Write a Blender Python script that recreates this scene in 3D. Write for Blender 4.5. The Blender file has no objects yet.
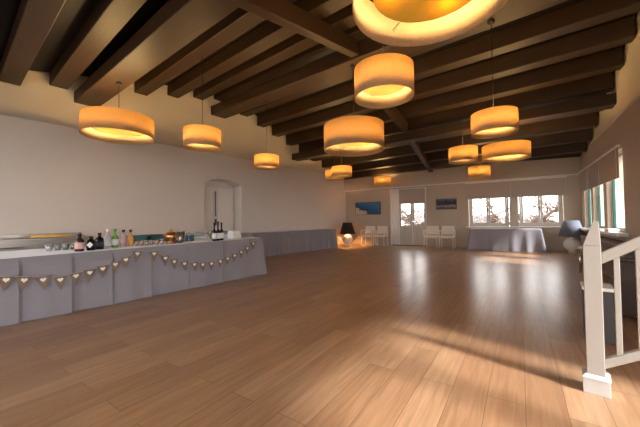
import bpy, bmesh, math, random
from mathutils import Vector, Matrix
random.seed(7)
S = bpy.context.scene
COL = S.collection
PI = math.pi

# ------------------------------------------------------------------ helpers
class MB:
    """collects shapes into one mesh"""
    def __init__(s, mat=None):
        s.bm = bmesh.new(); s.M = mat or Matrix.Identity(4)
    def v(s, p): return s.bm.verts.new(s.M @ Vector(p))
    def face(s, vs, smooth=False):
        try:
            f = s.bm.faces.new(vs); f.smooth = smooth; return f
        except ValueError: return None
    def hexa(s, p):     # 8 points: bottom loop, top loop
        v = [s.v(q) for q in p]
        for q in ((3,2,1,0),(4,5,6,7),(0,1,5,4),(1,2,6,5),(2,3,7,6),(3,0,4,7)): s.face([v[i] for i in q])
    def box(s, a, b):
        x0,y0,z0 = a; x1,y1,z1 = b
        s.hexa([(x0,y0,z0),(x1,y0,z0),(x1,y1,z0),(x0,y1,z0),(x0,y0,z1),(x1,y0,z1),(x1,y1,z1),(x0,y1,z1)])
    def bar(s, p, q, w, h, up=(0,0,1)):   # rectangular bar between two points
        p=Vector(p); q=Vector(q); d=(q-p).normalized(); sd=d.cross(Vector(up)).normalized(); u=sd.cross(d)
        o=[]
        for c in (p,q):
            o.append([c-sd*w/2-u*h/2, c+sd*w/2-u*h/2, c+sd*w/2+u*h/2, c-sd*w/2+u*h/2])
        s.hexa(o[0]+o[1])
    def prism(s, pts, d):     # planar loop extruded by vector d
        d=Vector(d); a=[s.v(p) for p in pts]; b=[s.v(Vector(p)+d) for p in pts]
        s.face(a[::-1]); s.face(b); n=len(a)
        for i in range(n): s.face([a[i],a[(i+1)%n],b[(i+1)%n],b[i]])
    def lathe(s, prof, c=(0,0,0), n=20, smooth=True, closed=False):
        rings=[]
        for r,z in prof:
            if r<1e-5: rings.append([s.v((c[0],c[1],c[2]+z))])
            else: rings.append([s.v((c[0]+r*math.cos(2*PI*i/n),c[1]+r*math.sin(2*PI*i/n),c[2]+z)) for i in range(n)])
        pairs=list(zip(rings,rings[1:]))
        if closed: pairs.append((rings[-1],rings[0]))
        for A,B in pairs:
            for i in range(n):
                j=(i+1)%n
                if len(A)==1 and len(B)==1: continue
                if len(A)==1: s.face([A[0],B[j],B[i]],smooth)
                elif len(B)==1: s.face([A[i],A[j],B[0]],smooth)
                else: s.face([A[i],A[j],B[j],B[i]],smooth)
    def tube(s, pts, r, n=8, r1=None):
        pts=[Vector(p) for p in pts]; m=len(pts); rings=[]
        for k,p in enumerate(pts):
            d=((pts[min(k+1,m-1)]-pts[max(k-1,0)])).normalized()
            a=Vector((0,0,1)) if abs(d.z)<.9 else Vector((1,0,0))
            u=d.cross(a).normalized(); w=d.cross(u)
            rr=r if r1 is None else r+(r1-r)*k/max(1,m-1)
            rings.append([s.v(p+u*rr*math.cos(2*PI*i/n)+w*rr*math.sin(2*PI*i/n)) for i in range(n)])
        for A,B in zip(rings,rings[1:]):
            for i in range(n): s.face([A[i],A[(i+1)%n],B[(i+1)%n],B[i]],True)
        s.face(rings[0][::-1]); s.face(rings[-1])
    def build(s, name, mat, parent=None, bevel=0, seg=2):
        bmesh.ops.recalc_face_normals(s.bm, faces=s.bm.faces)
        me=bpy.data.meshes.new(name); s.bm.to_mesh(me); s.bm.free(); me.materials.append(mat)
        o=bpy.data.objects.new(name, me); COL.objects.link(o)
        if parent: o.parent=parent
        if bevel:
            b=o.modifiers.new('bevel','BEVEL'); b.width=bevel; b.segments=seg; b.limit_method='ANGLE'; b.angle_limit=math.radians(40)
        return o

def tag(o, label, cat, group=None, kind=None):
    o['label']=label; o['category']=cat
    if group: o['group']=group
    if kind: o['kind']=kind
    return o
def struct(o, label=None):
    o['kind']='structure'
    if label: o['label']=label
    return o
def empty(name, loc=(0,0,0), rz=0):
    o=bpy.data.objects.new(name,None); COL.objects.link(o); o.location=loc; o.rotation_euler=(0,0,rz); o.empty_display_size=.1
    return o
def dup(root, loc, rz=None):
    r=root.copy(); COL.objects.link(r); r.location=loc
    if rz is not None: r.rotation_euler=(0,0,rz)
    for ch in list(root.children):
        c=ch.copy(); COL.objects.link(c); c.parent=r
        for g in list(ch.children):
            d=g.copy(); COL.objects.link(d); d.parent=c
    return r

# ------------------------------------------------------------------ materials
def mat(name, col, rough=.6, metal=0, spec=.5, noise=0, nscale=8, bump=0, bscale=60, stretch=(1,1,1), trans=0, ior=1.45):
    m=bpy.data.materials.new(name); m.use_nodes=True; nt=m.node_tree; b=nt.nodes['Principled BSDF']
    b.inputs['Base Color'].default_value=(*col,1); b.inputs['Roughness'].default_value=rough; b.inputs['Metallic'].default_value=metal
    b.inputs['Specular IOR Level'].default_value=spec; b.inputs['Transmission Weight'].default_value=trans; b.inputs['IOR'].default_value=ior
    tc=nt.nodes.new('ShaderNodeTexCoord'); mp=nt.nodes.new('ShaderNodeMapping'); mp.inputs['Scale'].default_value=stretch
    nt.links.new(tc.outputs['Object'],mp.inputs['Vector'])
    if noise:
        n=nt.nodes.new('ShaderNodeTexNoise'); n.inputs['Scale'].default_value=nscale; n.inputs['Detail'].default_value=5
        nt.links.new(mp.outputs[0],n.inputs['Vector'])
        mx=nt.nodes.new('ShaderNodeMix'); mx.data_type='RGBA'
        mx.inputs[6].default_value=(*[c*(1-noise) for c in col],1); mx.inputs[7].default_value=(*[min(1,c*(1+noise)) for c in col],1)
        nt.links.new(n.outputs['Fac'],mx.inputs[0]); nt.links.new(mx.outputs[2],b.inputs['Base Color'])
    if bump:
        n2=nt.nodes.new('ShaderNodeTexNoise'); n2.inputs['Scale'].default_value=bscale; n2.inputs['Detail'].default_value=4
        nt.links.new(mp.outputs[0],n2.inputs['Vector'])
        bp=nt.nodes.new('ShaderNodeBump'); bp.inputs['Strength'].default_value=bump; bp.inputs['Distance'].default_value=.01
        nt.links.new(n2.outputs['Fac'],bp.inputs['Height']); nt.links.new(bp.outputs[0],b.inputs['Normal'])
    return m
def emis(name, col, s):
    m=bpy.data.materials.new(name); m.use_nodes=True; nt=m.node_tree; nt.nodes.clear()
    e=nt.nodes.new('ShaderNodeEmission'); e.inputs[0].default_value=(*col,1); e.inputs[1].default_value=s
    o=nt.nodes.new('ShaderNodeOutputMaterial'); nt.links.new(e.outputs[0],o.inputs[0]); return m
def pane(name, tint=(1,1,1), gloss=.06):
    m=bpy.data.materials.new(name); m.use_nodes=True; nt=m.node_tree; nt.nodes.clear()
    t=nt.nodes.new('ShaderNodeBsdfTransparent'); t.inputs[0].default_value=(*tint,1)
    g=nt.nodes.new('ShaderNodeBsdfGlossy'); g.inputs['Roughness'].default_value=.02
    x=nt.nodes.new('ShaderNodeMixShader'); x.inputs[0].default_value=gloss
    o=nt.nodes.new('ShaderNodeOutputMaterial')
    nt.links.new(t.outputs[0],x.inputs[1]); nt.links.new(g.outputs[0],x.inputs[2]); nt.links.new(x.outputs[0],o.inputs[0]); return m
def fabric_shade(name, dif, tra, fac=.5):
    m=bpy.data.materials.new(name); m.use_nodes=True; nt=m.node_tree; nt.nodes.clear()
    d=nt.nodes.new('ShaderNodeBsdfDiffuse'); t=nt.nodes.new('ShaderNodeBsdfTranslucent'); t.inputs[0].default_value=(*tra,1)
    tc=nt.nodes.new('ShaderNodeTexCoord'); mp=nt.nodes.new('ShaderNodeMapping'); mp.inputs['Scale'].default_value=(45,45,110)
    n=nt.nodes.new('ShaderNodeTexNoise'); n.inputs['Scale'].default_value=1.; n.inputs['Detail'].default_value=3
    nt.links.new(tc.outputs['Object'],mp.inputs[0]); nt.links.new(mp.outputs[0],n.inputs['Vector'])
    for node,c in ((d,dif),(t,tra)):
        mx=nt.nodes.new('ShaderNodeMix'); mx.data_type='RGBA'
        mx.inputs[6].default_value=(*[q*.7 for q in c],1); mx.inputs[7].default_value=(*[min(1,q*1.25) for q in c],1)
        nt.links.new(n.outputs['Fac'],mx.inputs[0]); nt.links.new(mx.outputs[2],node.inputs[0])
    x=nt.nodes.new('ShaderNodeMixShader'); x.inputs[0].default_value=fac
    o=nt.nodes.new('ShaderNodeOutputMaterial')
    nt.links.new(d.outputs[0],x.inputs[1]); nt.links.new(t.outputs[0],x.inputs[2]); nt.links.new(x.outputs[0],o.inputs[0]); return m

def floor_material():
    m=bpy.data.materials.new('oak_laminate'); m.use_nodes=True; nt=m.node_tree; b=nt.nodes['Principled BSDF']; L=nt.links.new
    tc=nt.nodes.new('ShaderNodeTexCoord'); mp=nt.nodes.new('ShaderNodeMapping'); mp.inputs['Rotation'].default_value=(0,0,math.radians(90+5.0))
    mp.vector_type='TEXTURE'
    L(tc.outputs['Object'],mp.inputs[0])
    br=nt.nodes.new('ShaderNodeTexBrick'); br.offset=.37; br.inputs['Scale'].default_value=1
    br.inputs['Brick Width'].default_value=1.28; br.inputs['Row Height'].default_value=.192; br.inputs['Mortar Size'].default_value=.0016
    br.inputs['Mortar Smooth'].default_value=.2; br.inputs['Bias'].default_value=0
    br.inputs['Color1'].default_value=(.0,.0,.0,1); br.inputs['Color2'].default_value=(1,1,1,1); br.inputs['Mortar'].default_value=(.5,.5,.5,1)
    L(mp.outputs[0],br.inputs['Vector'])
    g=nt.nodes.new('ShaderNodeMapping'); g.inputs['Scale'].default_value=(2.2,34,1); L(mp.outputs[0],g.inputs[0])
    # shift the grain from board to board
    ad=nt.nodes.new('ShaderNodeVectorMath'); ad.operation='MULTIPLY_ADD'; ad.inputs[1].default_value=(13,7,3)
    L(br.outputs['Color'],ad.inputs[0]); L(g.outputs[0],ad.inputs[2])
    n=nt.nodes.new('ShaderNodeTexNoise'); n.inputs['Scale'].default_value=1; n.inputs['Detail'].default_value=6; n.inputs['Distortion'].default_value=.6
    L(ad.outputs[0],n.inputs['Vector'])
    r1=nt.nodes.new('ShaderNodeMix'); r1.data_type='RGBA'; r1.inputs[6].default_value=FLOOR_A; r1.inputs[7].default_value=FLOOR_B
    L(br.outputs['Color'],r1.inputs[0])
    r2=nt.nodes.new('ShaderNodeMix'); r2.data_type='RGBA'; r2.blend_type='MULTIPLY'; r2.inputs[0].default_value=1
    cr=nt.nodes.new('ShaderNodeValToRGB'); cr.color_ramp.elements[0].position=.3; cr.color_ramp.elements[0].color=(.76,.73,.70,1)
    cr.color_ramp.elements[1].position=.7; cr.color_ramp.elements[1].color=(1.1,1.1,1.1,1)
    L(n.outputs['Fac'],cr.inputs[0]); L(r1.outputs[2],r2.inputs[6]); L(cr.outputs[0],r2.inputs[7])
    r3=nt.nodes.new('ShaderNodeMix'); r3.data_type='RGBA'; r3.inputs[7].default_value=(.10,.055,.03,1)
    L(br.outputs['Fac'],r3.inputs[0]); L(r2.outputs[2],r3.inputs[6]); L(r3.outputs[2],b.inputs['Base Color'])
    b.inputs['Roughness'].default_value=.28; b.inputs['Specular IOR Level'].default_value=.5
    return m
FLOOR_A=(.325,.18,.098,1); FLOOR_B=(.435,.262,.152,1)
M={}
M['floor']=floor_material()
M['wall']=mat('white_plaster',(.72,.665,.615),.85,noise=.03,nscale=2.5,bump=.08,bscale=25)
M['beige']=mat('beige_shaded_plaster',(.52,.435,.345),.85,noise=.03,nscale=2.5,bump=.08,bscale=25)  # beige that also holds the back wall's darkening from standing against the light
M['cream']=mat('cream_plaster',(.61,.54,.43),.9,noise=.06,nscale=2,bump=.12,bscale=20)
M['wood']=mat('dark_beam_wood',(.043,.0215,.0083),.5,noise=.4,nscale=3,stretch=(.6,8,8),bump=.15,bscale=12)
M['boards']=mat('dark_roof_boards',(.012,.008,.006),.6,noise=.35,nscale=2,stretch=(1,6,6))
M['white']=mat('white_paint',(.78,.76,.73),.4,noise=.02)
M['greypaint']=mat('pale_grey_paint',(.62,.58,.53),.5,noise=.03)
M['teal']=mat('teal_paint',(.012,.10,.085),.4)
M['railbase']=mat('pale_grey_base_paint',(.52,.50,.48),.45,noise=.02)
M['rail']=mat('stone_grey_paint',(.37,.335,.30),.45,noise=.03)
M['blind']=mat('taupe_blind_fabric',(.47,.40,.345),.85,noise=.05,nscale=40,bump=.1,bscale=200)
M['glass']=pane('window_glass')
M['cloth']=mat('grey_tablecloth',(.235,.222,.258),.85,noise=.06,nscale=60,bump=.12,bscale=300)
M['cloth'].node_tree.nodes['Principled BSDF'].inputs['Sheen Weight'].default_value=.6
M['steel']=mat('stainless_steel',(.40,.37,.34),.34,1,noise=.05,nscale=6,stretch=(1,.3,1))
M['chrome']=mat('chrome',(.8,.8,.8),.1,1)
M['brass']=mat('brass',(.65,.42,.15),.3,1)
M['copper']=mat('copper',(.55,.27,.13),.3,1,noise=.2,nscale=30)
M['black']=mat('black_plastic',(.012,.012,.014),.35)
M['shade']=fabric_shade('linen_lampshade',(.48,.385,.25),(.78,.56,.29),.5)
M['shade_in']=mat('cream_shade_lining',(.8,.7,.5),.8)
M['cord']=mat('dark_cord',(.02,.018,.016),.6)
M['darkshade']=mat('dark_brown_shade',(.035,.022,.018),.8,noise=.1,nscale=50)
M['blueshade']=mat('slate_blue_shade',(.13,.145,.19),.8,noise=.08,nscale=60)
M['ceramic']=mat('white_ceramic',(.82,.8,.77),.2)
M['chair']=mat('white_chair_plastic',(.80,.74,.66),.45)
M['burlap']=mat('burlap',(.21,.15,.11),.95,noise=.25,nscale=200,bump=.3,bscale=300)
M['heart']=mat('white_heart_print',(.85,.8,.75),.9)
M['string']=mat('jute_string',(.45,.36,.26),.9)
M['bark']=mat('pale_bark',(.13,.085,.065),.9,noise=.3,nscale=6)
M['ground']=mat('pale_gravel',(.27,.25,.22),.95,noise=.2,nscale=3)
M['walnut']=mat('brown_slatted_wood',(.16,.10,.065),.6,noise=.3,nscale=5,stretch=(8,8,1))
M['darkgrey']=mat('dark_grey_board',(.06,.055,.055),.6,noise=.1)
M['espresso']=mat('espresso_wood',(.045,.024,.016),.5,noise=.3,nscale=4)
M['paper']=mat('white_paper',(.85,.84,.82),.8)
def drink(name,col,rough=.08): return mat(name,col,rough,spec=.6)
M['clearglass']=pane('clear_drinking_glass',(.93,.95,.96),.18)
_n=M['clearglass'].node_tree; _d=_n.nodes.new('ShaderNodeBsdfDiffuse'); _d.inputs[0].default_value=(.85,.87,.88,1); _x=_n.nodes.new('ShaderNodeMixShader'); _x.inputs[0].default_value=.25
_o=[q for q in _n.nodes if q.type=='OUTPUT_MATERIAL'][0]; _p=_o.inputs[0].links[0].from_socket
_n.links.new(_p,_x.inputs[1]); _n.links.new(_d.outputs[0],_x.inputs[2]); _n.links.new(_x.outputs[0],_o.inputs[0])
M['amber_liquid']=drink('amber_drink',(.75,.30,.04))
M['tealcrate']=mat('teal_plastic_crate',(.045,.16,.165),.5)
M['paleblue']=mat('pale_blue_plastic',(.68,.79,.85),.5)
M['blue']=mat('dark_blue_can',(.03,.10,.17),.3)

# ------------------------------------------------------------------ frames of the room
BA=0.1004244                         # the back wall is not quite square to the long walls
MBK=Matrix.Translation((-6.59,11.73,0))@Matrix.Rotation(BA,4,'Z')     # x along the back wall, +y outward
RC=Vector((.52,12.45,0)); RA=math.radians(5.7)
MRT=Matrix.Translation(RC)@Matrix.Rotation(-PI/2+RA,4,'Z')           # x along the right wall toward the camera, +y outward (to the right)
XL=-7.75                             # face of the left wall
YF=-2.6                              # face of the front wall behind the camera
PLATE=3.05
def zboard(y): return 4.95-(.235*(5.05-y) if y<5.05 else .275*(y-5.05))
def zjoist(y): return zboard(y)-.26

def wall(name, M4, x0, x1, z0, z1, th, holes, m):
    """wall slab in local x/z, face at y=0, thickness to +y, with rectangular holes"""
    xs=sorted({x0,x1,*[h[0] for h in holes],*[h[1] for h in holes]}); zs=sorted({z0,z1,*[h[2] for h in holes],*[h[3] for h in holes]})
    def solid(i,k):
        if i<0 or k<0 or i>=len(xs)-1 or k>=len(zs)-1: return False
        cx=(xs[i]+xs[i+1])/2; cz=(zs[k]+zs[k+1])/2
        return not any(h[0]<cx<h[1] and h[2]<cz<h[3] for h in holes)
    b=MB(M4)
    for i in range(len(xs)-1):
        for k in range(len(zs)-1):
            if not solid(i,k): continue
            a0,a1,c0,c1=xs[i],xs[i+1],zs[k],zs[k+1]
            q=lambda *p: b.face([b.v(t) for t in p])
            q((a0,0,c0),(a1,0,c0),(a1,0,c1),(a0,0,c1)); q((a0,th,c0),(a0,th,c1),(a1,th,c1),(a1,th,c0))
            if not solid(i-1,k): q((a0,0,c0),(a0,0,c1),(a0,th,c1),(a0,th,c0))
            if not solid(i+1,k): q((a1,0,c0),(a1,th,c0),(a1,th,c1),(a1,0,c1))
            if not solid(i,k-1): q((a0,0,c0),(a0,th,c0),(a1,th,c0),(a1,0,c0))
            if not solid(i,k+1): q((a0,0,c1),(a1,0,c1),(a1,th,c1),(a0,th,c1))
    bmesh.ops.remove_doubles(b.bm, verts=b.bm.verts, dist=1e-5)
    return struct(b.build(name,m))

# floor
b=MB(); b.box((-8.3,-2.9,-.12),(2.4,13.0,0)); struct(b.build('floor',M['floor']))
# back wall with one door and two windows
DOOR=(.95,2.44,0,2.40); WA=(3.95,5.24,.79,2.40); WB=(5.5,6.72,.79,2.40)
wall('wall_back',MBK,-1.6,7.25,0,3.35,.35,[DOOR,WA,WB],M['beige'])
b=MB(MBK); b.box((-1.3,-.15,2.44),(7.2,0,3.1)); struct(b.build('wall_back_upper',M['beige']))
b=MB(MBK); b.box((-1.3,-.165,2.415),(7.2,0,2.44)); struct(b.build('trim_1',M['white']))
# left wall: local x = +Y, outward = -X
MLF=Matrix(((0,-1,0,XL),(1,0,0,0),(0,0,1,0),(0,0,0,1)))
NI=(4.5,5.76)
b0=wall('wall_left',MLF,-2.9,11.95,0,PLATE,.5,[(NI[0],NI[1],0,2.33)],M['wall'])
# segmental arch filling the top corners of the niche, and the niche's back
b=MB(MLF); c=(NI[0]+NI[1])/2; hw=(NI[1]-NI[0])/2
for k in range(16):
    x0=NI[0]+2*hw*k/16; x1=NI[0]+2*hw*(k+1)/16
    f=lambda x: 2.33-.14*((x-c)/hw)**2
    b.hexa([(x0,0,f(x0)),(x1,0,f(x1)),(x1,.5,f(x1)),(x0,.5,f(x0)),(x0,0,2.335),(x1,0,2.335),(x1,.5,2.335),(x0,.5,2.335)])
struct(b.build('wall_left_arch',M['wall']))
b=MB(); 
pr=[(XL-.02,y,z) for y,z in [(-2.9,PLATE),(11.95,PLATE),(11.95,zboard(11.95)),(5.05,zboard(5.05)),(-2.9,zboard(-2.9))]]
b.prism(pr,(-.45,0,0)); struct(b.build('wall_left_gable',M['cream']))
b=MB(); b.box((XL-.02,-2.6,PLATE-.012),(XL+.012,11.6,PLATE+.006)); struct(b.build('trim_2',M['greypaint']))
# right wall
RW=[(.5,1.43,.77,2.40),(1.72,2.82,.77,2.40),(3.12,4.38,.77,2.40),(9.85,11.9,.0,2.40),(12.05,14.2,.0,2.40)]
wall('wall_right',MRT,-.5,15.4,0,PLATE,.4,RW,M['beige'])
b=MB(MRT)
def ry(a): return (MRT@Vector((a,0,0))).y
pr=[(a,.02,z) for a,z in [(-.5,PLATE),(-.5,zboard(ry(-.5))),(7.44,zboard(ry(7.44))),(15.4,zboard(ry(15.4))),(15.4,PLATE)]]
b.prism(pr,(0,.36,0)); struct(b.build('wall_right_gable',M['cream']))
b=MB(MRT); b.box((0,-.012,PLATE-.012),(15.2,.02,PLATE+.006)); struct(b.build('trim_3',M['greypaint']))
# front wall behind the camera, with three tall windows
MFR=Matrix(((-1,0,0,0),(0,-1,0,YF),(0,0,1,0),(0,0,0,1)))
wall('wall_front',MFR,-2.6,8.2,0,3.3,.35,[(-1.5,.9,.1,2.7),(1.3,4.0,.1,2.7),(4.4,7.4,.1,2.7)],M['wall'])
# roof boards
for nm,ya,yb in (('ceiling_front',-2.95,5.05),('ceiling_back',5.05,13.0)):
    b=MB(); za,zb=zboard(ya),zboard(yb)
    b.hexa([(-8.25,ya,za),(2.4,ya,za),(2.4,yb,zb),(-8.25,yb,zb),(-8.25,ya,za+.1),(2.4,ya,za+.1),(2.4,yb,zb+.1),(-8.25,yb,zb+.1)])
    struct(b.build(nm,M['boards']))
def xr(y):                            # face of the right wall at this y
    return RC.x+(RC.y-y)*math.tan(RA)

# ------------------------------------------------------------------ ceiling timbers
ORD=['nearest','second','third','fourth','fifth','sixth','seventh','eighth','ninth']
def joist(y, w=.28, x0=XL+.0, label=''):
    b=MB(); z0=min(zjoist(y),zjoist(y+w)); 
    x1=xr(y)-.02
    b.hexa([(x0,y,z0),(x1,y,z0),(x1,y+w,z0),(x0,y+w,z0),(x0,y,zboard(y)-.003),(x1,y,zboard(y)-.003),(x1,y+w,zboard(y+w)-.003),(x0,y+w,zboard(y+w)-.003)])
    return tag(b.build('ceiling_joist',M['wood'],bevel=.012),label,'ceiling joist','ceiling joists')
front=[1.92,1.24,.56,-.12,-.8,-1.5,-2.2]
for i,y in enumerate(front):
    joist(y,label='dark ceiling joist %s'%('directly above the girder nearest the camera' if i==0 else 'on the camera side of the nearest girder, %s from it'%ORD[i-1].replace('nearest','first')))
for i,y in enumerate([2.74,3.50,4.19]):
    joist(y,label='dark ceiling joist between near and ridge girders, %s of three from the ridge'%(['third','second','first'][i]))
joist(4.82,label='dark ceiling joist along the ridge, directly above the middle girder')
for i,y in enumerate([5.72,6.40,7.06,7.74]):
    joist(y,label='dark ceiling joist between ridge and far girders, %s of four from the ridge'%(['first','second','third','fourth'][i]))
for i,y in enumerate([8.42,9.10,9.82,10.5,11.14]):
    joist(y,label='dark ceiling joist beyond the far girder, %s of five from that girder'%(['first','second','third','fourth','fifth'][i]))
def girder(y0,y1,z0,z1,label,skew=0):
    b=MB(); x0=XL; x1=xr(y0)-.02
    b.hexa([(x0,y0,z0),(x1,y0+skew,z0),(x1,y1+skew,z0),(x0,y1,z0),(x0,y0,z1),(x1,y0+skew,z1),(x1,y1+skew,z1),(x0,y1,z1)])
    return tag(b.build('ceiling_girder',M['wood'],bevel=.015),label,'ceiling beam','main ceiling girders')
girder(1.62,2.04,3.57,3.80,'broad dark ceiling girder nearest the camera, with the big left lamp hanging from it',.15)
girder(4.72,5.18,4.15,4.40,'broad dark ceiling girder along the ridge in the middle of the roof',.25)
girder(8.03,8.38,3.35,3.58,'broad dark ceiling girder at the far end of the room, nearest the back wall',.38)
def rafter(p,q,w,h,label):
    b=MB(); b.bar(p,q,w,h); tag(b.build('ceiling_rafter',M['wood'],bevel=.01),label,'ceiling beam','rafters between the girders')
rafter((-2.93,2.11,3.82),(-2.96,4.80,4.32),.16,.28,'dark timber running from the near girder up to the ridge girder')
rafter((-3.25,5.30,4.29),(-3.38,8.12,3.70),.16,.26,'dark timber sloping down from the ridge girder to the far girder')
rafter((-3.36,8.45,3.46),(-3.86,11.72,2.99),.15,.20,'dark timber sloping down from the far girder to the back wall')

# ------------------------------------------------------------------ back windows, door, blinds
def casement(b0,parent,x0,x1,z0,z1,M4,y,mt,leafs=2,th=.05,fw=.055):
    """fixed frame plus leaves in the plane y of frame M4"""
    if leafs==1: fw=.035
    b=MB(M4)
    b.box((x0,y-.03,z0),(x0+fw,y+.05,z1)); b.box((x1-fw,y-.03,z0),(x1,y+.05,z1)); b.box((x0+fw,y-.03,z0),(x1-fw,y+.05,z0+fw)); b.box((x0+fw,y-.03,z1-fw),(x1-fw,y+.05,z1))
    b.build('frame',M['greypaint'] if leafs==1 else mt,parent,.004)
    w=(x1-x0-2*fw)/leafs
    for k in range(leafs):
        a=x0+fw+k*w+.003; c=a+w-.006; zz0=z0+fw+.003; zz1=z1-fw-.003; s=.06 if leafs>1 else .03
        b=MB(M4); b.box((a,y-.02,zz0),(a+s,y+.03,zz1)); b.box((c-s,y-.02,zz0),(c,y+.03,zz1)); b.box((a+s,y-.02,zz0),(c-s,y+.03,zz0+s)); b.box((a+s,y-.02,zz1-s),(c-s,y+.03,zz1))
        lf=b.build('sash',mt,parent,.004)
        b=MB(M4); b.box((a+s-.005,y,zz0+s-.005),(c-s+.005,y+.008,zz1-s+.005)); b.build('pane',M['glass'],lf)
        if leafs==2 and k==0:
            b=MB(M4); b.box((c-.035,y-.05,(z0+z1)/2-.25),(c-.015,y-.02,(z0+z1)/2-.13)); b.build('handle',M['espresso'],lf)
def window(n,M4,x0,x1,z0,z1,y,mt,leafs=2):
    e=empty('window_%d'%n); struct(e)
    casement(None,e,x0,x1,z0,z1,M4,y,mt,leafs); return e
window(1,MBK,WA[0]+.02,WA[1]-.02,.80,2.38,.12,M['greypaint'])
window(2,MBK,WB[0]+.02,WB[1]-.02,.80,2.38,.12,M['greypaint'])
b=MB(MBK); b.box((3.85,-.06,.755),(6.8,.1,.79)); struct(b.build('trim_4',M['white'],bevel=.005))
# the back door: glazed double leaf
e=empty('door_1'); struct(e)
b=MB(MBK); b.box((.96,.2,0),(1.27,.30,2.39)); b.box((2.37,.2,0),(2.43,.30,2.39)); b.box((1.27,.2,2.33),(2.37,.30,2.39)); b.box((.955,-.02,0),(1.02,.2,2.395)); b.build('frame',M['white'],e,.004)
for k,(a,c) in enumerate(((1.275,1.815),(1.825,2.365))):
    b=MB(MBK); s=.075; y0,y1=.22,.265
    b.box((a,y0,.02),(a+s,y1,2.32)); b.box((c-s,y0,.02),(c,y1,2.32)); b.box((a+s,y0,.72),(c-s,y1,.82)); b.box((a+s,y0,2.22),(c-s,y1,2.32)); b.box((a+s,y0,.02),(c-s,y1,.16)); b.box((a+s,y0+.005,1.40),(c-s,y1,1.43))
    lf=b.build('door_leaf',M['greypaint'],e,.004)
    b=MB(MBK); b.box((a+s-.005,.235,.15),(c-s+.005,.25,.73)); b.build('panel',M['greypaint'],lf)
    b=MB(MBK); b.box((a+s-.005,.24,.815),(c-s+.005,.248,2.225)); b.build('pane',M['glass'],lf)
    if k==1:
        b=MB(MBK); b.box((a+.02,.17,.98),(a+.045,.22,1.02)); b.box((a+.02,.165,.99),(a+.13,.18,1.01)); b.build('handle',M['chrome'],lf)
b=MB(MBK); b.box((.95,-.01,0),(2.44,.2,.02)); struct(b.build('trim_5',M['espresso']))
def blind(M4,x0,x1,z0,z1,y,label):
    e=empty('roller_blind',M4@Vector(((x0+x1)/2,y,z0)),M4.to_euler().z); w=(x1-x0)/2
    b=MB(); n=14
    b.box((-w,-.004,.02),(w,.004,z1-z0)); b.build('blind_fabric',M['blind'],e)
    b=MB(); b.box((-w,-.01,0),(w,.01,.022)); b.build('bottom_bar',M['blind'],e,.003)
    b=MB(); b.box((-w,-.025,z1-z0-.012),(w,.03,z1-z0+.025)); b.build('head_rail',M['white'],e,.004)
    b=MB(); b.tube([(w-.03,-.03,z1-z0),(w-.03,-.03,-.25)],.003,6); b.build('pull_chain',M['white'],e)
    tag(e,label,'blind','roller blinds'); return e
blind(MBK,3.86,5.315,1.79,2.375,-.06,'taupe roller blind over the left back window, left half of the wide pair')
blind(MBK,5.33,6.80,1.79,2.375,-.06,'taupe roller blind over the right back window, nearest the room corner')
blind(MBK,1.29,2.36,1.73,2.36,.15,'taupe roller blind half lowered over the glazed back door')
# ------------------------------------------------------------------ right windows, blinds, sill
for k,h in enumerate(RW[:3]): window(3+k,MRT,h[0]+.005,h[1]-.005,h[2]+.005,h[3]-.005,.10,M['teal'],1)
window(6,MRT,9.87,11.88,.0,2.39,.3,M['white'],2); window(7,MRT,12.07,14.18,0,2.39,.3,M['white'],2)
for k,(a,c,nm) in enumerate(((.36,1.66,'farthest of three along the right wall'),(1.68,3.02,'middle of three along the right wall'),(3.04,4.45,'nearest of three along the right wall'))):
    blind(MRT,a,c,1.82,2.43,-.07,'taupe roller blind, '+nm)
b=MB(MRT); b.box((.35,-.16,.70),(4.6,.08,.765)); struct(b.build('trim_6',M['white'],bevel=.006))
# front windows behind the camera
for k,(a,c,z) in enumerate(((-1.5,.9,.1),(1.3,4.0,.1),(4.4,7.4,.1))): window(8+k,MFR,a+.01,c-.01,z+.01,2.69,.15,M['white'],2)

# niche double door in the left wall
e=empty('door_2'); struct(e)
b=MB(MLF); b.box((NI[0],.42,0),(NI[1],.5,2.36)); b.build('backing',M['wall'],e)
for k,(a,c) in enumerate(((4.56,5.13),(5.14,5.72))):
    b=MB(MLF); b.box((a,.35,.01),(c,.42,2.12)); lf=b.build('door_leaf',M['white'],e,.004)
    for (z0,z1) in ((.15,.95),(1.08,2.0)):
        b=MB(MLF); fr=.03
        b.box((a+.1,.338,z0),(c-.1,.35,z0+fr)); b.box((a+.1,.338,z1-fr),(c-.1,.35,z1)); b.box((a+.1,.338,z0+fr),(a+.1+fr,.35,z1-fr)); b.box((c-.1-fr,.338,z0+fr),(c-.1,.35,z1-fr)); b.build('panel_moulding',M['white'],lf,.004)
b=MB(MLF); b.box((5.05,.31,.98),(5.09,.35,1.16)); b.box((5.05,.29,1.06),(5.19,.31,1.085)); b.build('handle',M['espresso'],e,.003)
b=MB(MLF); b.tube([(5.06,.325,1.25),(5.06,.325,2.0)],.012,8); b.build('bolt_rod',M['espresso'],e)

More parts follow.
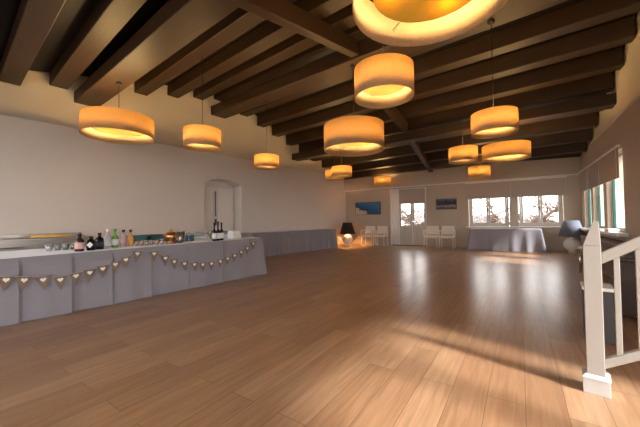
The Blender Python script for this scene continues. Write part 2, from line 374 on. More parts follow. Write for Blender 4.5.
# ------------------------------------------------------------------ pendant lamps
DISC_E=.14
DISC=bpy.data.materials.new('lamp_diffuser'); DISC.use_nodes=True
_n=DISC.node_tree; _n.nodes.clear(); _e=_n.nodes.new('ShaderNodeEmission'); _e.inputs[0].default_value=(1,.52,.06,1); _e.inputs[1].default_value=DISC_E
_t=_n.nodes.new('ShaderNodeBsdfTranslucent'); _t.inputs[0].default_value=(.20,.115,.017,1); _a=_n.nodes.new('ShaderNodeAddShader'); _o=_n.nodes.new('ShaderNodeOutputMaterial')
_n.links.new(_e.outputs[0],_a.inputs[0]); _n.links.new(_t.outputs[0],_a.inputs[1]); _n.links.new(_a.outputs[0],_o.inputs[0])
DISC2=DISC.copy(); DISC2.name='lamp_diffuser_bright'
[q for q in DISC2.node_tree.nodes if q.type=='EMISSION'][0].inputs[0].default_value=(1,.62,.13,1); [q for q in DISC2.node_tree.nodes if q.type=='EMISSION'][0].inputs[1].default_value=.42
def lamp(x,y,zb,R,h,ztop,label,power,group,disc=None):
    e=empty('pendant_lamp',(x,y,zb)); n=48
    b=MB(); t=.006
    b.lathe([(R,0),(R,h),(R-t,h),(R-t,0)],n=n,closed=True); b.build('lamp_shade',M['shade'],e)
    dz=.38*h
    b=MB(); b.lathe([(0,dz),(R*.74,dz),(R*.74,dz+.006),(0,dz+.006)],n=n,smooth=False); b.build('diffuser',disc or DISC2,e)
    b=MB()
    for k in range(3):
        a=2*PI*k/3+.4; b.tube([(0,0,dz+.022),((R-.008)*math.cos(a),(R-.008)*math.sin(a),dz+.012)],.005,6)
        b.tube([(0,0,h-.02),((R-.008)*math.cos(a),(R-.008)*math.sin(a),h-.02)],.005,6)
    b.tube([(0,0,dz+.02),(0,0,h+.02)],.018,10); b.build('spider',M['white'],e)
    b=MB(); b.tube([(0,0,h+.015),(0,0,ztop-zb-.02)],.0055,6); b.build('cord',M['cord'],e)
    b=MB(); b.lathe([(0,0),(.045,0),(.05,-.008),(.05,-.03),(0,-.03)],c=(0,0,ztop-zb),n=20); b.build('canopy',M['black'],e)
    for k in range(3):
        a=2*PI*k/3+1.4
        l=bpy.data.lights.new('bulb_light','POINT'); l.energy=power/3; l.color=(1,.64,.27); l.shadow_soft_size=.035
        o=bpy.data.objects.new('bulb_light',l); COL.objects.link(o); o.parent=e; o.location=(R*.5*math.cos(a),R*.5*math.sin(a),dz+.09)
    tag(e,label,'pendant lamp',group); return e
gl='drum pendant lamps'
SM,BG=20,42
lamp(-6.06,1.90,2.60,.55,.34,3.57,'big wide linen drum pendant lamp hanging at the left, from the nearest girder',BG,gl)
lamp(-.70,2.19,2.655,.565,.33,3.57,'biggest linen drum pendant lamp cut off by the top edge of the photo',BG,gl,DISC)
lamp(-3.15,5.03,2.455,.59,.49,4.15,'deep wide linen drum pendant lamp hanging in the middle from the ridge girder',BG,gl)
lamp(-.99,8.41,2.50,.505,.33,3.35,'wide flat linen drum pendant lamp at the right, in front of the back windows',BG,gl)
lamp(-5.09,2.93,2.43,.325,.34,zjoist(2.89),'small linen drum pendant lamp just right of the big left lamp',SM,gl)
lamp(-5.80,5.10,2.43,.31,.31,4.15,'small linen drum pendant lamp by the left wall, right of the arched door recess',SM,gl)
lamp(-1.58,3.20,2.505,.342,.34,zboard(3.20),'small linen drum pendant lamp right below the biggest lamp at the top',SM,gl)
lamp(-.765,5.28,2.385,.32,.31,4.15,'small linen drum pendant lamp at the right, upper one of the right cluster',SM,gl)
lamp(-1.75,7.60,2.41,.315,.33,zboard(7.60),'small linen drum pendant lamp at the right, leftmost of the right cluster',SM,gl)
lamp(-2.00,10.7,2.385,.315,.35,zjoist(10.65),'small linen drum pendant lamp at the right, lowest and farthest of the cluster',SM,gl)
lamp(-5.35,7.80,2.46,.325,.30,zjoist(7.89),'small linen drum pendant lamp near the back left corner, front one of an overlapping two',SM,gl)
lamp(-6.20,8.60,2.54,.33,.30,zjoist(8.57),'small linen drum pendant lamp near the back left corner, rear one of an overlapping two',SM,gl)
lamp(-5.60,11.08,2.47,.335,.33,zboard(11.08),'smallest looking linen drum pendant lamp against the back wall, above the glazed door',SM,gl)

# ------------------------------------------------------------------ table linen
def tablecloth(M4, x0,x1,y0,y1, ztop, label, seed, amp=.018, flare=.05, pleat=.55, group=None, panel=0):
    """cloth draped over an oblong table: local rectangle, height function ztop(x,y), skirt to the floor"""
    rnd=random.Random(seed); b=MB(M4); per=[]; step=.035
    def run(p,q,nrm):
        L=(Vector(q)-Vector(p)).length; n=max(2,int(L/step))
        for i in range(n): 
            t=i/n; per.append((Vector(p).lerp(Vector(q),t),Vector(nrm),t*L,L))
    run((x0,y0),(x1,y0),(0,-1)); run((x1,y0),(x1,y1),(1,0)); run((x1,y1),(x0,y1),(0,1)); run((x0,y1),(x0,y0),(-1,0))
    ph=[rnd.uniform(0,6.28) for _ in range(6)]; fr=[rnd.uniform(.7,1.3)*2*PI/pleat for _ in range(3)]+[rnd.uniform(.8,1.2)*2*PI/(pleat*.37) for _ in range(3)]
    m=len(per); rows=12; rings=[]
    s=0
    for r in range(rows+1):
        t=r/rows; ring=[]
        for i,(p,nv,a,L) in enumerate(per):
            sg=i*step
            w=sum(math.sin(fr[k]*sg+ph[k]) for k in range(3))/3
            w=max(w,-.2)**1 if w>0 else w*.35
            w2=sum(math.sin(fr[k]*sg+ph[k]) for k in range(3,6))/3
            pan=((sg+ .13*math.sin(sg*1.7))/panel%1.0)*.028 if panel else 0
            c=min(a,L-a); corner=math.exp(-(c/.10)**2)
            # outward direction blends at corners
            d=Vector(nv)
            if c<.25:
                pn=per[(i-8)%m][1] if a<L/2 else per[(i+8)%m][1]
                k=.5*max(0,1-c/.25); d=(nv*(1-k)+pn*k)
            off=.004+flare*.35*t+amp*(w*1.6+.35*w2)*t**.8+flare*2.2*corner*t+pan*min(1,t*6)
            z=ztop(p.x,p.y)*(1-t)+.006*t
            if r==0: off=0
            ring.append(b.v((p.x+d.x*off,p.y+d.y*off,z)))
        rings.append(ring)
    for A,B in zip(rings,rings[1:]):
        for i in range(m): b.face([A[i],A[(i+1)%m],B[(i+1)%m],B[i]],True)
    b.face(rings[0][::-1])
    o=b.build('tablecloth',M['cloth'])
    for f in o.data.polygons:
        if len(f.vertices)>4 or panel: f.use_smooth=False
    tag(o,label,'tablecloth',group); return o
BZ=lambda y: .706+.0098*y                       # the bar tables rise a little toward their far end
I4=Matrix.Identity(4)
MBAR=Matrix.Translation((-4.705,2.2,0))@Matrix.Rotation(math.radians(2.0),4,'Z')
tablecloth(MBAR,-1.32,0,-3.6,1.82,lambda x,y:BZ(y+2.2),'long grey cloth draped over the bar tables at the left, bunting along its front',3,amp=.015,flare=.06,pleat=.75,panel=.52)
tablecloth(I4,-7.58,-7.00,5.60,9.75,lambda x,y:.745,'long grey cloth over the tables against the left wall, beyond the bar',5,amp=.03,flare=.04,pleat=.42)
tablecloth(MBK,4.06,6.08,-.72,-.24,lambda x,y:.73,'grey cloth over the table standing under the back windows',8,amp=.034,flare=.08,pleat=.42)
# lighter seams where separate cloths overlap on the bar front
# ------------------------------------------------------------------ bunting on the bar front
BP=[(0.405,.484),(.543,.459),(.699,.438),(.849,.413),(.996,.435),(1.134,.454),(1.272,.485),(1.415,.523),(1.538,.571),(1.683,.639),(1.909,.617),(2.071,.535),(2.206,.467),(2.370,.416),(2.539,.383),(2.686,.362),(2.851,.359),(3.025,.376),(3.176,.409),(3.328,.448),(3.482,.496),(3.625,.557),(3.768,.637)]
bt=empty('bunting',(-4.652,2.0,.0),math.radians(2.0)); XB=0
full=[(-.95,.70),(-.6,.63),(-.3,.57),(.0,.535),(.25,.51)]+BP+[(3.92,.70)]
b=MB(); b.tube([(0.0,y-2.0,z+.045) for y,z in full],.004,6); b.build('string',M['string'],bt)
def flagmesh(y,z,tilt):
    b=MB(Matrix.Translation((0.006,y-2.0,z+.04))@Matrix.Rotation(tilt,4,'X')); w=.066; h=.15
    b.prism([(0,-w,0),(0,w,0),(0,.004,-h),(0,-.004,-h)],(.004,0,0)); fl=b.build('flag',M['burlap'],bt)
    b=MB(Matrix.Translation((0.0115,y-2.0,z+.006))@Matrix.Rotation(tilt,4,'X')); pts=[]
    for k in range(28):
        t=2*PI*k/28; pts.append((0,.0017*16*math.sin(t)**3,.0017*(13*math.cos(t)-5*math.cos(2*t)-2*math.cos(3*t)-math.cos(4*t))))
    b.prism(pts,(.002,0,0)); b.build('heart',M['heart'],fl)
rnd=random.Random(2)
for i,(y,z) in enumerate(full[3:-1]): flagmesh(y,z,rnd.uniform(-.12,.12))
tag(bt,'string of burlap pennants with white hearts along the front of the bar','bunting')

# ------------------------------------------------------------------ bottles and glasses on the bar
def bottle(x,y,h,r,name,label,cols,prof='round',lab=None,cap=None,neck=.35):
    z=BZ(y)+.002; e=empty('bottle',(x,y,z),0)
    nr=r*.36; sh=h*(1-neck)
    b=MB(); b.lathe([(0,0),(r*.92,0),(r,.008),(r,sh*.86),(r*.86,sh*.95),(nr*1.15,sh*1.08),(nr,sh*1.16),(nr,h-.03),(nr*1.15,h-.03),(nr*1.15,h-.02),(0,h-.02)],n=20); b.build('glass_body',cols,e)
    b=MB(); b.lathe([(0,h-.034),(nr*1.25,h-.034),(nr*1.25,h),(0,h)],n=14); b.build('cap',cap,e)
    if lab:
        b=MB(); b.lathe([(r+.001,sh*.2),(r+.0015,sh*.2),(r+.0015,sh*.72),(r+.001,sh*.72)],n=20,closed=True); b.build('bottle_label',lab,e)
    tag(e,label,'bottle','bottles on the bar'); return e
c=lambda n,col,r=.12: mat(n,col,r,spec=.6)
pink=c('pale_pink_label',(.75,.45,.42),.7); wl=c('white_label',(.8,.8,.82),.7); rl=c('rose_label',(.6,.38,.4),.7); dg=c('dark_label',(.05,.05,.06),.6)
brown=c('brown_bottle_glass',(.06,.022,.012)); blk=c('black_bottle_glass',(.008,.009,.012)); clr=c('clear_bottle_glass',(.5,.53,.55)); grn=c('green_bottle_glass',(.16,.42,.07)); org=c('orange_liquor',(.72,.34,.08)); win=c('dark_wine_glass',(.012,.006,.008)); pkg=c('pale_pink_gin',(.5,.36,.36))
redcap=c('red_cap',(.4,.05,.04),.4); grncap=c('green_cap',(.05,.25,.05),.4)
bottle(-4.86,1.085,.225,.050,'b','stout brown bottle with pale pink label, leftmost bottle on the bar',brown,lab=pink,cap=M['black'],neck=.30)
b4=bottle(-4.88,1.215,.185,.050,'b','squat black bottle with a white diamond label, second from the left',blk,lab=None,cap=M['black'],neck=.25)
b=MB(Matrix.Rotation(math.radians(-30),4,'Z')); 
b.prism([(.046,0,.035),(.046,.034,.075),(.046,0,.115),(.046,-.034,.075)],(.008,0,0)); b.build('diamond_label',wl,b4)
bottle(-4.95,1.325,.225,.050,'b','tall black bottle without label, third from the left on the bar',blk,lab=dg,cap=M['black'],neck=.3)
bottle(-5.02,1.44,.275,.047,'b','clear bottle with large white label and pale cap on the bar',clr,lab=wl,cap=M['paper'],neck=.36)
bottle(-5.06,1.545,.27,.042,'b','bright green bottle with green cap among the bar bottles',grn,lab=wl,cap=grncap,neck=.38)
bottle(-5.04,1.645,.255,.047,'b','pale bottle with rose label and black cap, between green and orange bottles',pkg,lab=rl,cap=M['black'],neck=.34)
bottle(-5.10,1.76,.25,.042,'b','orange liquor bottle with dark cap, rightmost of the spirit bottles',org,lab=None,cap=M['darkgrey'],neck=.36)
for k,(x,y,nm) in enumerate(((-4.80,2.985,'left one'),(-4.81,3.065,'middle one'),(-4.84,3.155,'right one'))):
    bottle(x,y,.325,.037,'w','dark wine bottle with pale label, %s of three at the bar end'%nm,win,lab=wl,cap=M['black'],neck=.42)
def tumbler(x,y,r,h,label,group,liquid=None,rz=None):
    e=empty('glass',(x,y,BZ(y)+.002))
    b=MB(); b.lathe([(0,0),(r*.8,0),(r,h),(r*.93,h),(r*.74,.008),(0,.008)],n=14); b.build('glass_bowl',M['clearglass'],e)
    if liquid:
        b=MB(); b.lathe([(0,.009),(r*.73,.009),(r*.88,h*.7),(0,h*.7)],n=14); b.build('drink',liquid,e)
    tag(e,label,'glass',group); return e
gg='upturned clear tumblers on the bar'
t0=None
for r in range(2):
    for k in range(6):
        x=-5.30-.10*r+.0*k; y=.86+.085*k+.03*r
        if t0 is None: t0=tumbler(x,y,.036,.085,'clear tumbler in the rows of tumblers left of the brown bottle',gg)
        else: dup(t0,(x,y,BZ(y)+.002))
ga='amber drinks in small glasses on the bar'; t0=None
for r in range(2):
    for k in range(5):
        x=-5.02-.09*r; y=1.88+.075*k-.03*r
        if t0 is None: t0=tumbler(x,y,.03,.075,'small glass of amber drink in the rows right of the orange bottle',ga,M['amber_liquid'])
        else: dup(t0,(x,y,BZ(y)+.002))
def crate(x,y,sx,sy,h,m,label,group=None,z=None):
    zz=BZ(y+sy/2)+.003 if z is None else z
    e=empty('glass_crate',(x,y,zz)); a,c=sx/2,sy/2
    b=MB(); t=.012
    b.box((-a,-c,0),(a,c,t)); 
    for (p,q) in (((-a,-c),(a,-c+t)),((-a,c-t),(a,c)),((-a,-c+t),(-a+t,c-t)),((a-t,-c+t),(a,c-t))):
        b.box((p[0],p[1],t),(q[0],q[1],h*.3)); b.box((p[0],p[1],h*.45),(q[0],q[1],h))
        mx,my=(p[0]+q[0])/2,(p[1]+q[1])/2
    for sx_ in (-1,1):
        for sy_ in (-1,1): b.box((sx_*a-.03*(sx_>0),sy_*c-.03*(sy_>0),t),(sx_*a+.03*(sx_<0),sy_*c+.03*(sy_<0),h))
    b.build('crate_body',m,e)
    b=MB(); b.box((-a-.006,-c-.006,h),(a+.006,c+.006,h+.012)); b.box((-a+.02,-c+.02,h-.02),(a-.02,c-.02,h)) if m is M['tealcrate'] else None
    if m is M['tealcrate']: b.build('crate_lid',m,e)
    else: b.bm.free()
    tag(e,label,'crate',group); return e
crate(-5.78,2.06,.36,.30,.115,M['tealcrate'],'teal plastic crate on the back of the bar, left one of two','teal crates on the bar')
crate(-5.78,2.38,.36,.30,.115,M['tealcrate'],'teal plastic crate on the back of the bar, right one of two','teal crates on the bar')
gr='glasses in the pale blue racks'; t0=None
for ci,y0 in enumerate((3.02,3.52)):
    crate(-5.52,y0,.40,.46,.07,M['paleblue'],'pale blue glass rack on the bar, %s one of two behind the wine bottles'%('left','right')[ci],'pale blue glass racks')
    for r in range(3):
        for k in range(4):
            x=-5.52-.12+.12*r; y=y0-.165+.11*k; z=BZ(y0+.23)+.017
            if t0 is None:
                t0=tumbler(x,y,.038,.13,'clear glass standing in a pale blue rack behind the wine bottles',gr); t0.location.z=z
            else: dup(t0,(x,y,z))
# copper drinks urn, plate, cans, napkins, tray
e=empty('copper_urn',(-4.96,2.30,BZ(2.3)+.002))
b=MB(); b.lathe([(0,0),(.075,0),(.08,.012),(.05,.03),(.06,.05),(.095,.10),(.09,.15),(.055,.185),(.03,.2),(0,.2)],n=24); b.build('urn_body',M['copper'],e)
b=MB(); b.lathe([(0,.2),(.02,.2),(.028,.215),(.012,.235),(0,.24)],n=16); b.build('lid_knob',M['brass'],e)
b=MB(); b.tube([(.07,-.03,.09),(.12,-.05,.085),(.13,-.055,.065)],.010,8); b.build('tap',M['brass'],e)
for s in (-1,1):
    b=MB(); b.tube([(0,s*.09,.13),(0,s*.125,.14),(0,s*.125,.09),(0,s*.093,.085)],.007,8); b.build('handle',M['brass'],e)
tag(e,'small copper drinks urn with handles standing on the bar by the amber glasses','urn')
e=empty('ice_bucket',(-5.12,2.52,BZ(2.52)+.002))
b=MB(); b.lathe([(0,0),(.065,0),(.07,.01),(.085,.19),(.08,.19),(.064,.012),(0,.012)],n=24); b.build('bucket_body',M['steel'],e)
b=MB(); b.lathe([(.085,.185),(.091,.185),(.091,.197),(.079,.197),(.079,.19),(.085,.19)],n=24); b.build('rim',M['chrome'],e)
tag(e,'white metal ice bucket on the bar just right of the copper urn','bucket')
b=MB(Matrix.Translation((-4.92,2.57,BZ(2.57)+.002))); b.lathe([(0,0),(.05,0),(.06,.006),(.10,.016),(.10,.02),(.058,.011),(0,.009)],n=28); tag(b.build('plate',M['paper']),'white plate on the bar front edge right of the copper urn','plate')
for k,(x,y) in enumerate(((-5.24,2.70),(-5.22,2.80))):
    e=empty('drink_can',(x,y,BZ(y)+.002)); b=MB(); b.lathe([(0,0),(.026,0),(.031,.008),(.031,.105),(.026,.115),(0,.112)],n=18); b.build('can_body',M['blue'],e)
    b=MB(); b.lathe([(.024,.114),(.027,.114),(.027,.119),(.024,.119)],n=18,closed=True); b.build('can_rim',M['chrome'],e)
    tag(e,'dark blue drink can between the ice bucket and the glass racks, %s one'%('left','right')[k],'can','dark blue cans')
# napkin holder and wooden board at the far end
e=empty('napkin_holder',(-5.12,3.62,BZ(3.62)+.002),math.radians(10))
b=MB(); b.box((-.09,-.11,0),(.09,.11,.012)); b.box((-.09,-.11,.012),(-.078,.11,.09)); b.box((.078,-.11,.012),(.09,.11,.09)); b.build('holder',M['white'],e,.003)
b=MB(); b.box((-.07,-.10,.013),(.07,.10,.15)); b.build('napkins',M['paper'],e,.006)
tag(e,'white napkin holder filled with napkins at the far end of the bar','napkin holder')
b=MB(Matrix.Translation((-5.15,3.92,BZ(3.92)+.004))); b.box((-.17,-.10,0),(.17,.10,.022)); tag(b.build('serving_board',mat('pale_wood',(.50,.36,.22),.6,noise=.2,nscale=6,stretch=(1,8,1)),bevel=.008),'pale wooden serving board lying on the far corner of the bar','board')
# steel counter behind the bar
e=empty('steel_counter',(-7.36,.25,0))
b=MB(); b.box((-.36,-1.45,.04),(.30,1.45,.80)); b.build('cabinet_body',M['steel'],e,.004)
b=MB(); b.box((-.38,-1.5,.80),(.38,1.5,.835)); b.build('worktop',M['steel'],e,.006)
b=MB(); b.box((-.38,-1.5,.835),(-.35,1.5,.90)); b.build('splashback',M['steel'],e,.004)
for k in range(4):
    y0=-1.42+.71*k; b=MB(); b.box((.30,y0,.1),(.318,y0+.69,.76)); d=b.build('door',M['steel'],e,.004)
    b=MB(); b.tube([(.34,y0+.12,.69),(.34,y0+.57,.69)],.009,8); b.box((.318,y0+.12,.684),(.335,y0+.135,.696)); b.box((.318,y0+.555,.684),(.335,y0+.57,.696)); b.build('handle',M['chrome'],d)
for sx in (-1,1):
    for sy in (-1,1):
        b=MB(); b.lathe([(0,0),(.02,0),(.02,.045),(0,.045)],c=(sx*.28-.03,sy*1.38,0),n=12); b.build('foot',M['black'],e)
tag(e,'stainless steel counter along the left wall behind the bar','counter')
b=MB(Matrix.Translation((-7.30,1.20,.836))); b.box((-.17,-.28,0),(.17,.28,.012)); b.box((-.17,-.28,.012),(-.158,.28,.045)); b.box((.158,-.28,.012),(.17,.28,.045)); b.box((-.158,-.28,.012),(.158,-.268,.045)); b.box((-.158,.268,.012),(.158,.28,.045)); tag(b.build('tray',M['brass'],bevel=.004),'golden metal tray on the steel counter behind the bar','tray')
b=MB(Matrix.Translation((-7.25,9.42,.748))); b.lathe([(0,0),(.045,0),(.06,.05),(.055,.05),(.042,.008),(0,.008)],n=20); tag(b.build('bowl',M['ceramic']),'small white bowl on the far end of the wall table','bowl')

# ------------------------------------------------------------------ armchairs
def armchair():
    e=empty('armchair')
    b=MB(); b.box((-.24,-.22,.42),(.24,.23,.455)); b.build('seat',M['chair'],e,.012)
    b=MB(); n=10      # curved back panel
    for k in range(n):
        x0=-.22+.44*k/n; x1=x0+.44/n; f=lambda x,z: .21+.05*(z-.45)/.35-.55*x*x
        z0,z1=.50,.82
        b.hexa([(x0,f(x0,z0),z0),(x1,f(x1,z0),z0),(x1,f(x1,z0)+.02,z0),(x0,f(x0,z0)+.02,z0),(x0,f(x0,z1),z1),(x1,f(x1,z1),z1),(x1,f(x1,z1)+.02,z1),(x0,f(x0,z1)+.02,z1)])
    b.build('backrest',M['chair'],e)
    for s in (-1,1):
        b=MB(); b.box((s*.235-.02,-.22,.64),(s*.235+.02,.23,.665)); b.box((s*.235-.018,-.215,.43),(s*.235+.018,-.175,.64)); b.box((s*.235-.018,.19,.43),(s*.235+.018,.225,.64)); b.build('armrest',M['chair'],e,.008)
    for sx in (-1,1):
        for sy in (-1,1):
            b=MB(); 
            b.bar((sx*.215,sy*.19,.43),(sx*.235,sy*.225,0),.024,.024,(0,1,0)); b.build('leg',M['chair'],e,.004)
    b=MB(); b.box((-.21,-.20,.375),(.21,-.185,.42)); b.box((-.21,.185,.375),(.21,.20,.42)); b.build('seat_rail',M['chair'],e)
    return e
def bk(s,n,z=0): return MBK@Vector((s,n,z))
ch=armchair(); g='white armchairs along the back wall'
lab=['white armchair under the blue seascape, left one of two','white armchair under the blue seascape, right one beside the door',
     'white armchair under the dark painting, left one beside the door','white armchair under the dark painting, right one of two']
for k,s in enumerate((.17,.71,2.74,3.29)):
    o=ch if k==0 else dup(ch,(0,0,0))
    o.location=bk(s,-.55); o.rotation_euler=(0,0,BA); tag(o,lab[k],'armchair',g)
# paintings
def painting(s0,s1,z0,z1,label,cols,name,mode):
    m=bpy.data.materials.new(name); m.use_nodes=True; nt=m.node_tree; bs=nt.nodes['Principled BSDF']; L=nt.links.new; bs.inputs['Roughness'].default_value=.5
    tc=nt.nodes.new('ShaderNodeTexCoord'); mp=nt.nodes.new('ShaderNodeMapping'); L(tc.outputs['Generated'],mp.inputs[0])
    w=nt.nodes.new('ShaderNodeTexNoise'); w.inputs['Scale'].default_value=3 if mode==0 else 7; w.inputs['Detail'].default_value=4; L(mp.outputs[0],w.inputs['Vector'])
    sp=nt.nodes.new('ShaderNodeSeparateXYZ'); L(mp.outputs[0],sp.inputs[0])
    ma=nt.nodes.new('ShaderNodeMath'); ma.operation='MULTIPLY_ADD'; ma.inputs[1].default_value=.4
    L(w.outputs['Fac'],ma.inputs[0]); 
    ax=nt.nodes.new('ShaderNodeMath'); ax.operation='MULTIPLY_ADD'; ax.inputs[1].default_value=.45 if mode==0 else 0; L(sp.outputs['X'],ax.inputs[0]); 
    az=nt.nodes.new('ShaderNodeMath'); az.operation='MULTIPLY'; az.inputs[1].default_value=.5 if mode==0 else .75; L(sp.outputs['Z'],az.inputs[0]); L(az.outputs[0],ax.inputs[2])
    L(ax.outputs[0],ma.inputs[2])
    cr=nt.nodes.new('ShaderNodeValToRGB'); el=cr.color_ramp.elements
    el[0].position=cols[0][0]; el[0].color=(*cols[0][1],1); el[1].position=cols[-1][0]; el[1].color=(*cols[-1][1],1)
    for p,c_ in cols[1:-1]:
        q=el.new(p); q.color=(*c_,1)
    L(ma.outputs[0],cr.inputs[0]); L(cr.outputs[0],bs.inputs['Base Color'])
    e=empty('painting',bk((s0+s1)/2,-.004,z0),BA); w_=(s1-s0)/2; h=z1-z0
    b=MB(); b.box((-w_,-.03,0),(w_,0,h)); b.build('canvas',m,e)
    b=MB()
    for (p,q) in (((-w_-.012,-.038,-.012),(w_+.012,0,0)),((-w_-.012,-.038,h),(w_+.012,0,h+.012)),((-w_-.012,-.038,0),(-w_,0,h)),((w_,-.038,0),(w_+.012,0,h))): b.box(p,q)
    b.build('edge_frame',M['black'],e)
    tag(e,label,'painting')
painting(-.66,.52,1.33,1.86,'wide blue seascape painting with a pale beach on the left of the back wall',[(.36,(.62,.52,.38)),(.48,(.55,.46,.34)),(.53,(.02,.06,.11)),(.68,(.015,.11,.30)),(.82,(.02,.16,.40)),(.98,(.05,.20,.34))],'seascape',0)
painting(2.84,3.55,1.46,1.84,'small dark landscape painting on the back wall right of the door',[(.30,(.10,.07,.06)),(.45,(.35,.27,.24)),(.55,(.02,.015,.02)),(.8,(.015,.015,.02)),(.95,(.14,.20,.30))],'dark_landscape',1)

# ------------------------------------------------------------------ big table-style floor lamps
def floor_lamp(loc,shade,label,lit,glow):
    e=empty('floor_lamp',loc)
    R=.215
    b=MB(); pr=[(0,0),(.10,0),(.11,.012),(.11,.03),(.07,.05)]
    for k in range(1,12):
        a=-PI/2+.45+ (PI-.8)*k/11; pr.append((R*math.cos(a),.26+.20*math.sin(a)))
    pr+=[(.035,.47),(.03,.50),(0,.50)]
    b.lathe(pr,n=32); b.build('ball_base',M['ceramic'],e)
    b=MB(); b.tube([(0,0,.49),(0,0,.80)],.012,10); b.build('stem',M['chrome'],e)
    b=MB(); b.lathe([(.33,.50),(.19,.985),(.185,.985),(.324,.50)],n=40,closed=True); b.build('lamp_shade',shade,e)
    b=MB()
    for k in range(3):
        a=2*PI*k/3; b.tube([(0,0,.79),(.205*math.cos(a),.205*math.sin(a),.90)],.004,6)
    b.build('shade_spider',M['chrome'],e)
    b=MB(); b.lathe([(0,.62),(.02,.62),(.035,.67),(.025,.71),(0,.72)],n=14,c=(0.0,0,0.08)); b.build('bulb',emis('bulb_glow_on',(1,.6,.25),4) if lit else M['ceramic'],e)
    if lit:
        l=bpy.data.lights.new('bulb_light','POINT'); l.energy=glow; l.color=(1,.45,.12); l.shadow_soft_size=.05
        o=bpy.data.objects.new('bulb_light',l); COL.objects.link(o); o.parent=e; o.location=(.05,0,.665)
    tag(e,label,'floor lamp'); return e
floor_lamp((-7.12,10.75,0),M['darkshade'],'lit floor lamp with black-brown shade and round base in the back left corner',True,34)
floor_lamp((.25,11.85,0),M['blueshade'],'unlit floor lamp with slate blue shade and white ball base in the back right corner',False,0)
# side tables by the right lamp
def side_table(loc,w,h,label,rz):
    e=empty('side_table',loc,rz)
    b=MB(); b.box((-w/2,-w/2,h-.03),(w/2,w/2,h)); b.build('table_top',M['white'],e,.006)
    for sx in (-1,1):
        for sy in (-1,1):
            b=MB(); b.tube([(sx*(w/2-.03),sy*(w/2-.03),0),(sx*(w/2-.03),sy*(w/2-.03),h-.03)],.012,8); b.build('leg',M['chrome'],e)
    tag(e,label,'side table','white side tables'); return e
side_table((.385,7.75,0),.27,.50,'white topped side table with metal legs in front of the blue shaded lamp',-RA)
# things at the right, seen between the balusters
e=empty('sideboard',MRT@Vector((4.5,-.24,0)),MRT.to_euler().z)
b=MB(); b.box((-2.0,-.13,.05),(2.0,.2,.585)); b.build('cabinet_body',M['walnut'],e,.004)
b=MB(); b.box((-2.03,-.155,.585),(2.03,.21,.615)); b.build('top_board',M['walnut'],e,.005)
b=MB()
for k in range(76): x=-1.98+k*.052; b.box((x,-.145,.07),(x+.034,-.13,.575))
b.build('slatted_front',M['walnut'],e)
b=MB(); b.box((-1.95,-.10,0),(1.95,.18,.05)); b.build('plinth',M['espresso'],e)
tag(e,'long low brown slatted sideboard under the right windows','sideboard')
e=empty('stool',(.235,3.62,0))
b=MB(); b.box((-.105,-.14,.44),(.105,.14,.47)); b.build('seat',M['paper'],e,.008)
b=MB(); b.box((-.095,-.125,.0),(.095,.125,.44)); b.build('storage_body',M['darkgrey'],e,.006)
tag(e,'dark grey box stool with a white top behind the stair railing','stool')
e=empty('chest',(.72,5.0,0),-RA)
b=MB(); b.box((-.24,-.55,.03),(.24,.55,.60)); b.build('chest_body',M['espresso'],e,.01)
b=MB(); b.box((-.26,-.57,.60),(.26,.57,.64)); b.build('lid',M['espresso'],e,.008)
for sx in (-1,1):
    for sy in (-1,1):
        b=MB(); b.box((sx*.2-.03,sy*.5-.03,0),(sx*.2+.03,sy*.5+.03,.03)); b.build('foot',M['black'],e)
tag(e,'dark espresso wooden chest behind the stair railing','chest')
# folded white towels on the right window sill
for k,(a,w,h,nm) in enumerate(((3.0,.30,.05,'farther one'),(3.7,.36,.06,'nearer one'))):
    b=MB(MRT@Matrix.Translation((a,-.05,.767)))
    b.box((-w/2,-.09,0),(w/2,.09,h*.5)); b.box((-w/2+.01,-.085,h*.5),(w/2-.02,.085,h))
    tag(b.build('folded_towel',M['paper'],bevel=.012,seg=3),'folded white cloth on the right window sill, '+nm,'cloth','folded white cloths')

# ------------------------------------------------------------------ stair railing
rl_=empty('stair_railing',(.147,2.52,0),math.radians(-3.4))
b=MB(); w=.042
b.hexa([(-w,-w,.0),(w,-w,.0),(w,w,.0),(-w,w,.0),(-w,-w,.895),(w,-w,.895),(w,w,.895),(-w,w,.895)])
newel=b.build('newel_post',M['rail'],rl_,.004)
b=MB(); b.hexa([(-w,-w,.895),(w,-w,.895),(w,w,.895),(-w,w,.895),(.012,-w*.9,1.055),(w*.85,-w*.9,1.045),(w*.85,w*.9,1.045),(.012,w*.9,1.055)]); b.build('newel_cap',M['rail'],newel,.004)
b=MB(); b.box((-.062,-.062,0),(.062,.062,.095)); 
bs=b.build('newel_base',M['railbase'],newel,.004)
b=MB(); b.hexa([(-.066,-.066,.095),(.066,-.066,.095),(.066,.066,.095),(-.066,.066,.095),(-.05,-.05,.112),(.05,-.05,.112),(.05,.05,.112),(-.05,.05,.112)]); b.build('base_moulding',M['railbase'],newel)
SL=.65; LEN=1.22
b=MB(); b.hexa([(w,-.03,.785),(LEN,-.03,.785+SL*(LEN-w)),(LEN,.03,.785+SL*(LEN-w)),(w,.03,.785),(w,-.03,.853),(LEN,-.03,.853+SL*(LEN-w)),(LEN,.03,.853+SL*(LEN-w)),(w,.03,.853)]); b.build('handrail',M['rail'],rl_,.006)
b=MB(); b.hexa([(w,-.025,.155),(LEN,-.025,.155+SL*(LEN-w)),(LEN,.025,.155+SL*(LEN-w)),(w,.025,.155),(w,-.025,.212),(LEN,-.025,.21+SL*(LEN-w)),(LEN,.025,.21+SL*(LEN-w)),(w,.025,.212)]); b.build('bottom_rail',M['rail'],rl_,.005)
x=.108
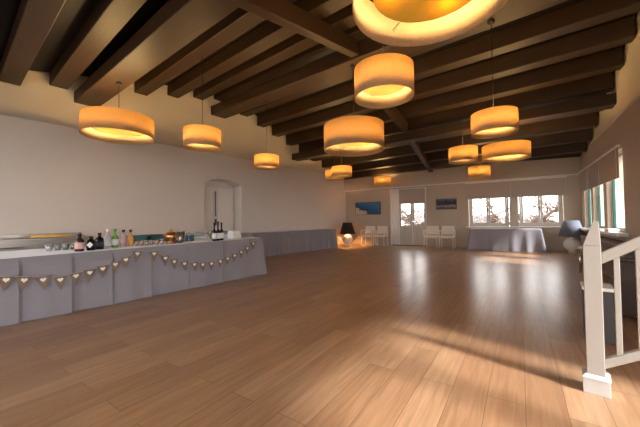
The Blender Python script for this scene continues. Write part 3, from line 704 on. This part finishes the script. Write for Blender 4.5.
while x<LEN-.05:
    z0=.20+SL*(x-w); b=MB(); h=.0135
    b.hexa([(x-h,-h,z0-.01),(x+h,-h,z0+.01),(x+h,h,z0+.01),(x-h,h,z0-.01),(x-h,-h,.79+SL*(x-w)),(x+h,-h,.81+SL*(x-w)),(x+h,h,.81+SL*(x-w)),(x-h,h,.79+SL*(x-w))]); b.build('baluster',M['rail'],rl_,.003)
    x+=.092
tag(rl_,'white painted stair railing with pointed newel post at the right','railing')

# ------------------------------------------------------------------ outside
b=MB(); b.box((-40,13.0,-.4),(30,60,-.25)); b.box((2.6,-20,-.4),(30,13.0,-.25)); b.box((-40,-30,-.4),(2.6,-3.0,-.25)); struct(b.build('ground_outside',M['ground']))
def tree(x,y,h,seed,label):
    rnd=random.Random(seed); b=MB(Matrix.Translation((x,y,-.26)))
    def br(p,d,L,r,dep):
        pts=[p]; dd=d.copy(); q=p.copy(); n=5
        for k in range(n):
            dd=(dd+Vector((rnd.uniform(-.3,.3),rnd.uniform(-.3,.3),rnd.uniform(-.18,.2)))).normalized(); q=q+dd*L/n; pts.append(q.copy())
        b.tube(pts,r,6,r*.6)
        if dep:
            for k in range(3 if dep<4 else 5):
                ax=Vector((rnd.uniform(-1,1),rnd.uniform(-1,1),rnd.uniform(-.5,.6))).normalized()
                t=pts[rnd.choice((2,3,4,5))]; br(t,(dd*.45+ax).normalized(),L*rnd.uniform(.6,.9),r*.66,dep-1)
    br(Vector((0,0,0)),Vector((rnd.uniform(-.1,.1),0,1)),h*.24,h*.034,5)
    tag(b.build('bare_tree',M['bark']),label,'tree','bare trees outside')
tree(-2.85,15.5,4.6,3,'bare branching tree outside the left one of the two back windows')
tree(-.75,19.6,5.2,11,'bare branching tree outside the right one of the two back windows')
tree(-7.0,17.4,4.6,5,'bare branching tree outside the glazed back door')

# ------------------------------------------------------------------ light
W=bpy.data.worlds.new('sky'); S.world=W; W.use_nodes=True
bg=W.node_tree.nodes['Background']; bg.inputs[0].default_value=(1.0,.97,.94,1); bg.inputs[1].default_value=3.4

sl=bpy.data.lights.new('sun','SUN'); sl.energy=5.5; sl.color=(1,.97,.92); sl.angle=math.radians(7)
so=bpy.data.objects.new('sun',sl); COL.objects.link(so); so.location=(8,0,8)
so.rotation_euler=Vector((-1,.16,-.72)).to_track_quat('-Z','Y').to_euler()
# ------------------------------------------------------------------ camera
cam=bpy.data.cameras.new('camera'); co=bpy.data.objects.new('camera',cam); COL.objects.link(co)
R3=Matrix(((.780163,.025595,.625053),(.62544,-.011088,-.780193),(-.013038,.999611,-.024659)))
co.matrix_world=Matrix.Translation((0,0,1.07))@R3.to_4x4()
cam.sensor_width=36; cam.lens=300/640*36; cam.clip_start=.05
S.camera=co
vs=S.view_settings; vs.view_transform='Standard'; vs.look='None'; vs.gamma=1; vs.exposure=1.03
try: vs.use_curve_mapping=False
except Exception: pass
